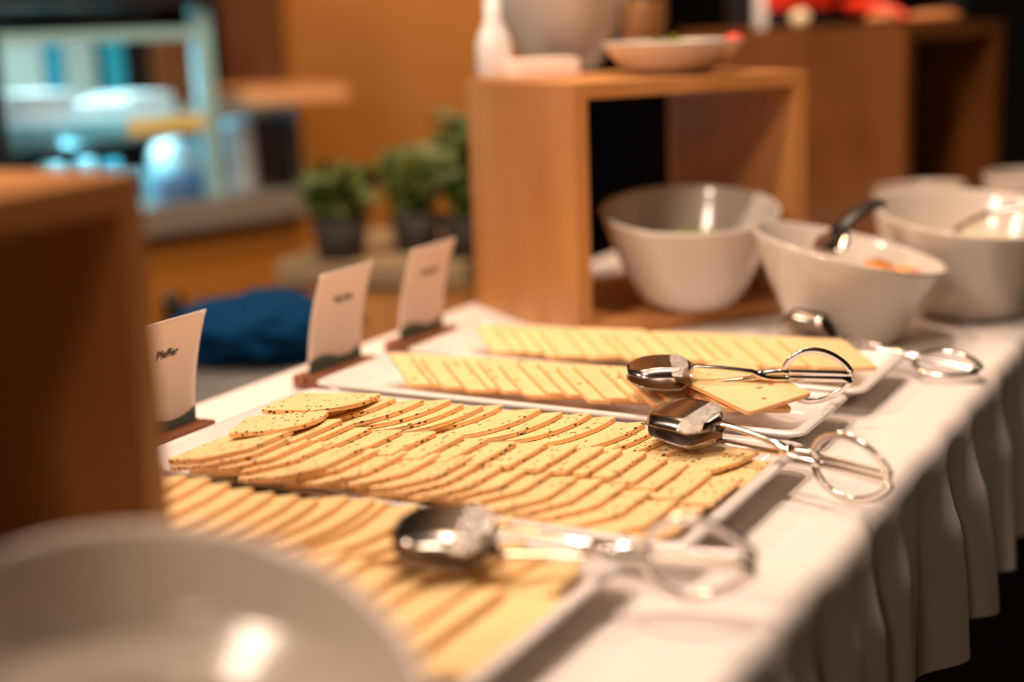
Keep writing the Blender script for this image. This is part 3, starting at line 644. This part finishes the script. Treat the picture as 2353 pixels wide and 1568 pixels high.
herb(.100, .05, .048, .070, .080, .055, M['soil'], 'small herb in a dark pot at the left of the side counter', 21)
herb(.200, .14, .045, .065, .100, .045, M['soil'], 'bushy herb in a dark pot in the middle of the side counter', 22)
herb(.250, .26, .034, .085, .130, .036, M['terracotta'], 'upright herb in a terracotta pot on the side counter', 23)
herb(.314, .09, .048, .070, .140, .050, M['soil'], 'tall dark herb beside the wooden cube on the side counter', 24)
# ------------------------------------------------------------------ lit display cabinet on the wooden counter
vd = Vector((.26847, .96329, 0)); nb = Vector((-.96329, .26847, 0))       # along the front / to the back
k0 = deep(335, 545, 2.55); org = Vector((k0.x, k0.y, 0)) - vd * .55; zc = k0.z
ca = math.atan2(vd.y, vd.x)
kc = thing('service_counter', 'orange wooden service counter under the lit display cabinet', 'counter', org, (0, 0, ca))
CW = 1.02
boxo('carcass', (0, .02, 0), (CW, .62, zc - .001), M['wall'], kc, 0)
for xk, pz in ((deep(450, 706, 2.55), .0), (deep(513, 716, 2.6), 0)):
    l = (Vector((xk.x, xk.y, 0)) - org); x_ = l.dot(vd)
    bm = bmesh.new(); lathe(bm, [(.001, 0), (.012, 0), (.013, .004), (.021, .018), (.021, .026), (.001, .030)], 24)
    for v in bm.verts: v.co = Vector((v.co.x, -v.co.z, v.co.y))
    obj('knob', bm, M['black_plastic'], kc, smooth=True, loc=(x_, .019, xk.z))
# cabinet
kb = thing('display_cabinet', 'glass display cabinet with cold light and white trays inside', 'display cabinet', org + Vector((0, 0, zc)), (0, 0, ca))
tl = deep(10, 62, 2.5); HH = tl.z - zc - .012
def lx(px, y=0.0):                                    # distance along the cabinet of a sight column, in the plane y behind its front
    r = R_ * ((px - 1176.5) / FPX) - U_ * ((300 - 784) / FPX) + F_; r2 = Vector((r.x, r.y)); v2 = Vector((vd.x, vd.y)); n2 = Vector((nb.x, nb.y)); o2 = Vector((org.x, org.y)) + n2 * y
    tt = o2.dot(n2) / r2.dot(n2); return (r2 * tt - o2).dot(v2)
XL, XR, XE = lx(12), lx(492), lx(690); sh = HH * .56
boxo('base', (XL - .3, -.01, 0), (XE, .5, .052), M['grey_metal'], kb, .003)
boxo('post', (XR - .018, 0, .053), (XR + .012, .03, HH + .04), M['alu'], kb, .002)
boxo('post', (XL - .012, 0, .053), (XL + .004, .02, HH), M['black'], kb, .002)
boxo('top_rail', (XL + .005, 0, HH - .02), (XR - .019, .03, HH), M['alu'], kb, .002)
boxo('hood', (XL - .3, -.02, HH + .042), (XR + .02, .55, HH + .34), M['black'], kb, .003)
boxo('back_panel', (XL - .3, .49, .053), (XE, .50, HH + .03), M['black'], kb, 0)
boxo('end_panel', (XE - .012, .0, .053), (XE, .48, .205), M['black'], kb, 0)
for i, (a, b, mt) in enumerate(((20, 115, 'beige_panel'), (125, 155, 'teal'), (165, 235, 'beige_panel'), (255, 300, 'teal'), (365, 410, 'wall_dark'), (420, 465, 'wall_dark'))):
    boxo('rear_door', (lx(a, .38) , .38, sh + .004), (lx(b, .38) , .395, HH - .01), M[mt], kb, .002)
boxo('glass_pane', (XL + .006, .005, .055), (XR - .02, .009, HH - .022), M['glass'], kb, 0)
boxo('glass_pane', (XR + .014, .005, .055), (XE - .014, .009, .205), M['glass'], kb, 0)
boxo('light_strip', (XL + .01, .031, HH - .017), (XR - .02, .036, HH - .006), M['glow'], kb, 0)
boxo('side_lid', (XR + .014, .0, .206), (XE, .48, .216), M['grey_metal'], kb, .001)
boxo('shelf', (XL + .005, .05, sh - .012), (XE - .02, .40, sh), M['alu'], kb, .001)
for i in range(26): boxo('shelf_bar', (XL + .01 + i * .0125, .036, sh - .035), (XL + .014 + i * .0125, .049, sh + .004), M['alu'], kb, 0)
boxo('edge_rail', (lx(295), -.006, sh - .024), (XR - .02, .004, sh + .006), material('pale_yellow_trim', (.62, .50, .16), .5), kb, .002)
def wp(x, y, z): return org + vd * x + nb * y + Vector((0, 0, zc + z))
def ao(name, power, sx, loc, tgt, col):
    l = bpy.data.lights.new(name, 'AREA'); l.shape = 'RECTANGLE'; l.size = sx; l.size_y = .04; l.energy = power; l.color = col
    o = bpy.data.objects.new(name, l); C.objects.link(o); o.location = loc; o.rotation_euler = (Vector(tgt) - Vector(loc)).to_track_quat('-Z', 'Y').to_euler()
ao('cabinet_lamp', 2.5, .3, wp((XL + XR) / 2, .10, HH + .015), wp((XL + XR) / 2, .22, 0), (.55, .92, 1.0))
ao('cabinet_lamp', 1.1, .3, wp((XL + XR) / 2 + .05, .10, sh - .02), wp((XL + XR) / 2, .22, 0), (.45, .88, 1.0))
ao('cabinet_lamp', 1.8, .1, wp((XE + XR) / 2, .10, .200), wp((XE + XR) / 2, .2, 0), (.35, .8, 1.0))
def cb(name, lo, hi, mt, label, cat, group=None, bev=.004):
    o = boxo(name, lo, hi, mt, bev=bev); o.matrix_world = Matrix.Translation(org + Vector((0, 0, zc))) @ Matrix.Rotation(ca, 4, 'Z'); return tag(o, label, cat, group)
cb('white_tub', (lx(62, .07), .07, sh + .001), (lx(182, .07), .20, sh + .058), M['white'], 'bright white tub at the left of the cabinet shelf', 'tub')
cb('serving_tray', (lx(190, .07), .07, sh + .001), (lx(300, .07), .22, sh + .035), M['white'], 'white tray in the middle of the cabinet shelf', 'tray')
cb('serving_tray', (lx(305, .07), .07, sh + .001), (lx(405, .07), .22, sh + .045), M['white'], 'taller white tray at the right of the cabinet shelf', 'tray')
def cyl(name, px, y, r, h, mt, label, cat, group=None, z=.053, prof=None, parent=None):
    bm = bmesh.new(); lathe(bm, prof or [(.001, 0), (r * .95, 0), (r, .003), (r, h * .94), (r * .95, h), (.001, h)], 28)
    o = obj(name, bm, mt, smooth=True, loc=wp(lx(px, y), y, z)); return tag(o, label, cat, group)
cyl('glass_carafe', 105, .10, .022, sh - .12, M['alu'], 'left pale carafe below the cabinet shelf', 'carafe', 'carafes in the cabinet')
cyl('glass_carafe', 185, .10, .018, sh - .118, M['alu'], 'middle pale carafe below the cabinet shelf', 'carafe', 'carafes in the cabinet')
cyl('glass_carafe', 245, .16, .018, sh - .13, M['teal'], 'teal carafe below the cabinet shelf', 'carafe', 'carafes in the cabinet')
cyl('covered_dish', 410, .16, .075, .12, M['white'], 'white domed dish in the lower part of the cabinet', 'dish', prof=[(.001, .045), (.058, .045), (.062, .05), (.062, .075), (.05, .095), (.02, .103), (.001, .104)])
cb('dish_stand', (lx(355, .1), .10, .053), (lx(462, .1), .22, .097), M['alu'], 'pale stand under the white domed dish', 'stand', bev=.002)
for i, px in enumerate((365, 400, 440)):
    cyl('blue_cup', px, .055, .018, .045, material('blue_glaze', (.12, .30, .62), .3), ['left', 'middle', 'right'][i] + ' blue cup along the front of the cabinet floor', 'cup', 'blue cups in the cabinet')
for i in range(5):
    cyl('white_cup', 545 + (i % 2) * 2, .09, .030, .026, M['white'], 'white cup, ' + ORD[i] + ' from the bottom of the stack in the cabinet', 'cup', 'stacked white cups', z=.053 + .0272 * i)
cyl('water_canister', 632, .14, .033, .140, M['teal'], 'tall teal canister at the right end of the cabinet', 'canister')
# shelf slab right of the cabinet
s = deep(560, 235, 2.95); e = deep(800, 225, 3.05); d = Vector((e.x - s.x, e.y - s.y)); Ls = d.length; 
o = boxo('wall_shelf', (0, 0, 0), (Ls, .45, .028), wood('light_beech', (.75, .36, .16), (.66, .30, .12), (3, 30, 30)), bev=.003, loc=(s.x, s.y, s.z - .006), rot=(0, 0, math.atan2(d.y, d.x)))
tag(o, 'light wooden shelf board sticking out beside the display cabinet', 'shelf')
# blue bag on grey bin behind the table
def lump(name, c, sx, sy, sz, mt, label, cat, amp=.25, fr=3.0, seed=0):
    bm = bmesh.new(); bmesh.ops.create_icosphere(bm, subdivisions=4, radius=1)
    for v in bm.verts:
        q = 1 + amp * noise.noise(v.co * fr + Vector((seed, 0, 0))) + amp * .5 * noise.noise(v.co * fr * 2.4 + Vector((0, seed, 0)))
        v.co = Vector((v.co.x * sx, v.co.y * sy, v.co.z * sz)) * q
    zmin = min(v.co.z for v in bm.verts)
    for v in bm.verts: v.co.z = max(v.co.z, zmin * .72)
    o = obj(name, bm, mt, smooth=True, loc=c, rot=(0, 0, .5)); return tag(o, label, cat), zmin * .72
g = deep(612, 880, 1.95)
gb = thing('grey_bin', 'grey round bin behind the table under the blue bag', 'bin', (g.x, g.y, 0))
hB = g.z + .015
obj('body', lathe(bmesh.new(), [(.001, 0), (.105, 0), (.11, .004), (.135, hB), (.128, hB), (.10, .03), (.001, .02)], 36), M['grey_fabric'], gb, smooth=True)
obj('lid', lathe(bmesh.new(), [(.001, hB - .02), (.126, hB - .02), (.126, hB + .004), (.09, hB + .016), (.001, hB + .02)], 36), M['grey_fabric'], gb, smooth=True)
o, zm = lump('blue_bag', (g.x, g.y, hB + .02), .125, .085, .050, M['blue'], 'dark blue fabric bag slumped on the grey bin behind the cards', 'bag', seed=2)
o.location.z = hB + .021 - zm
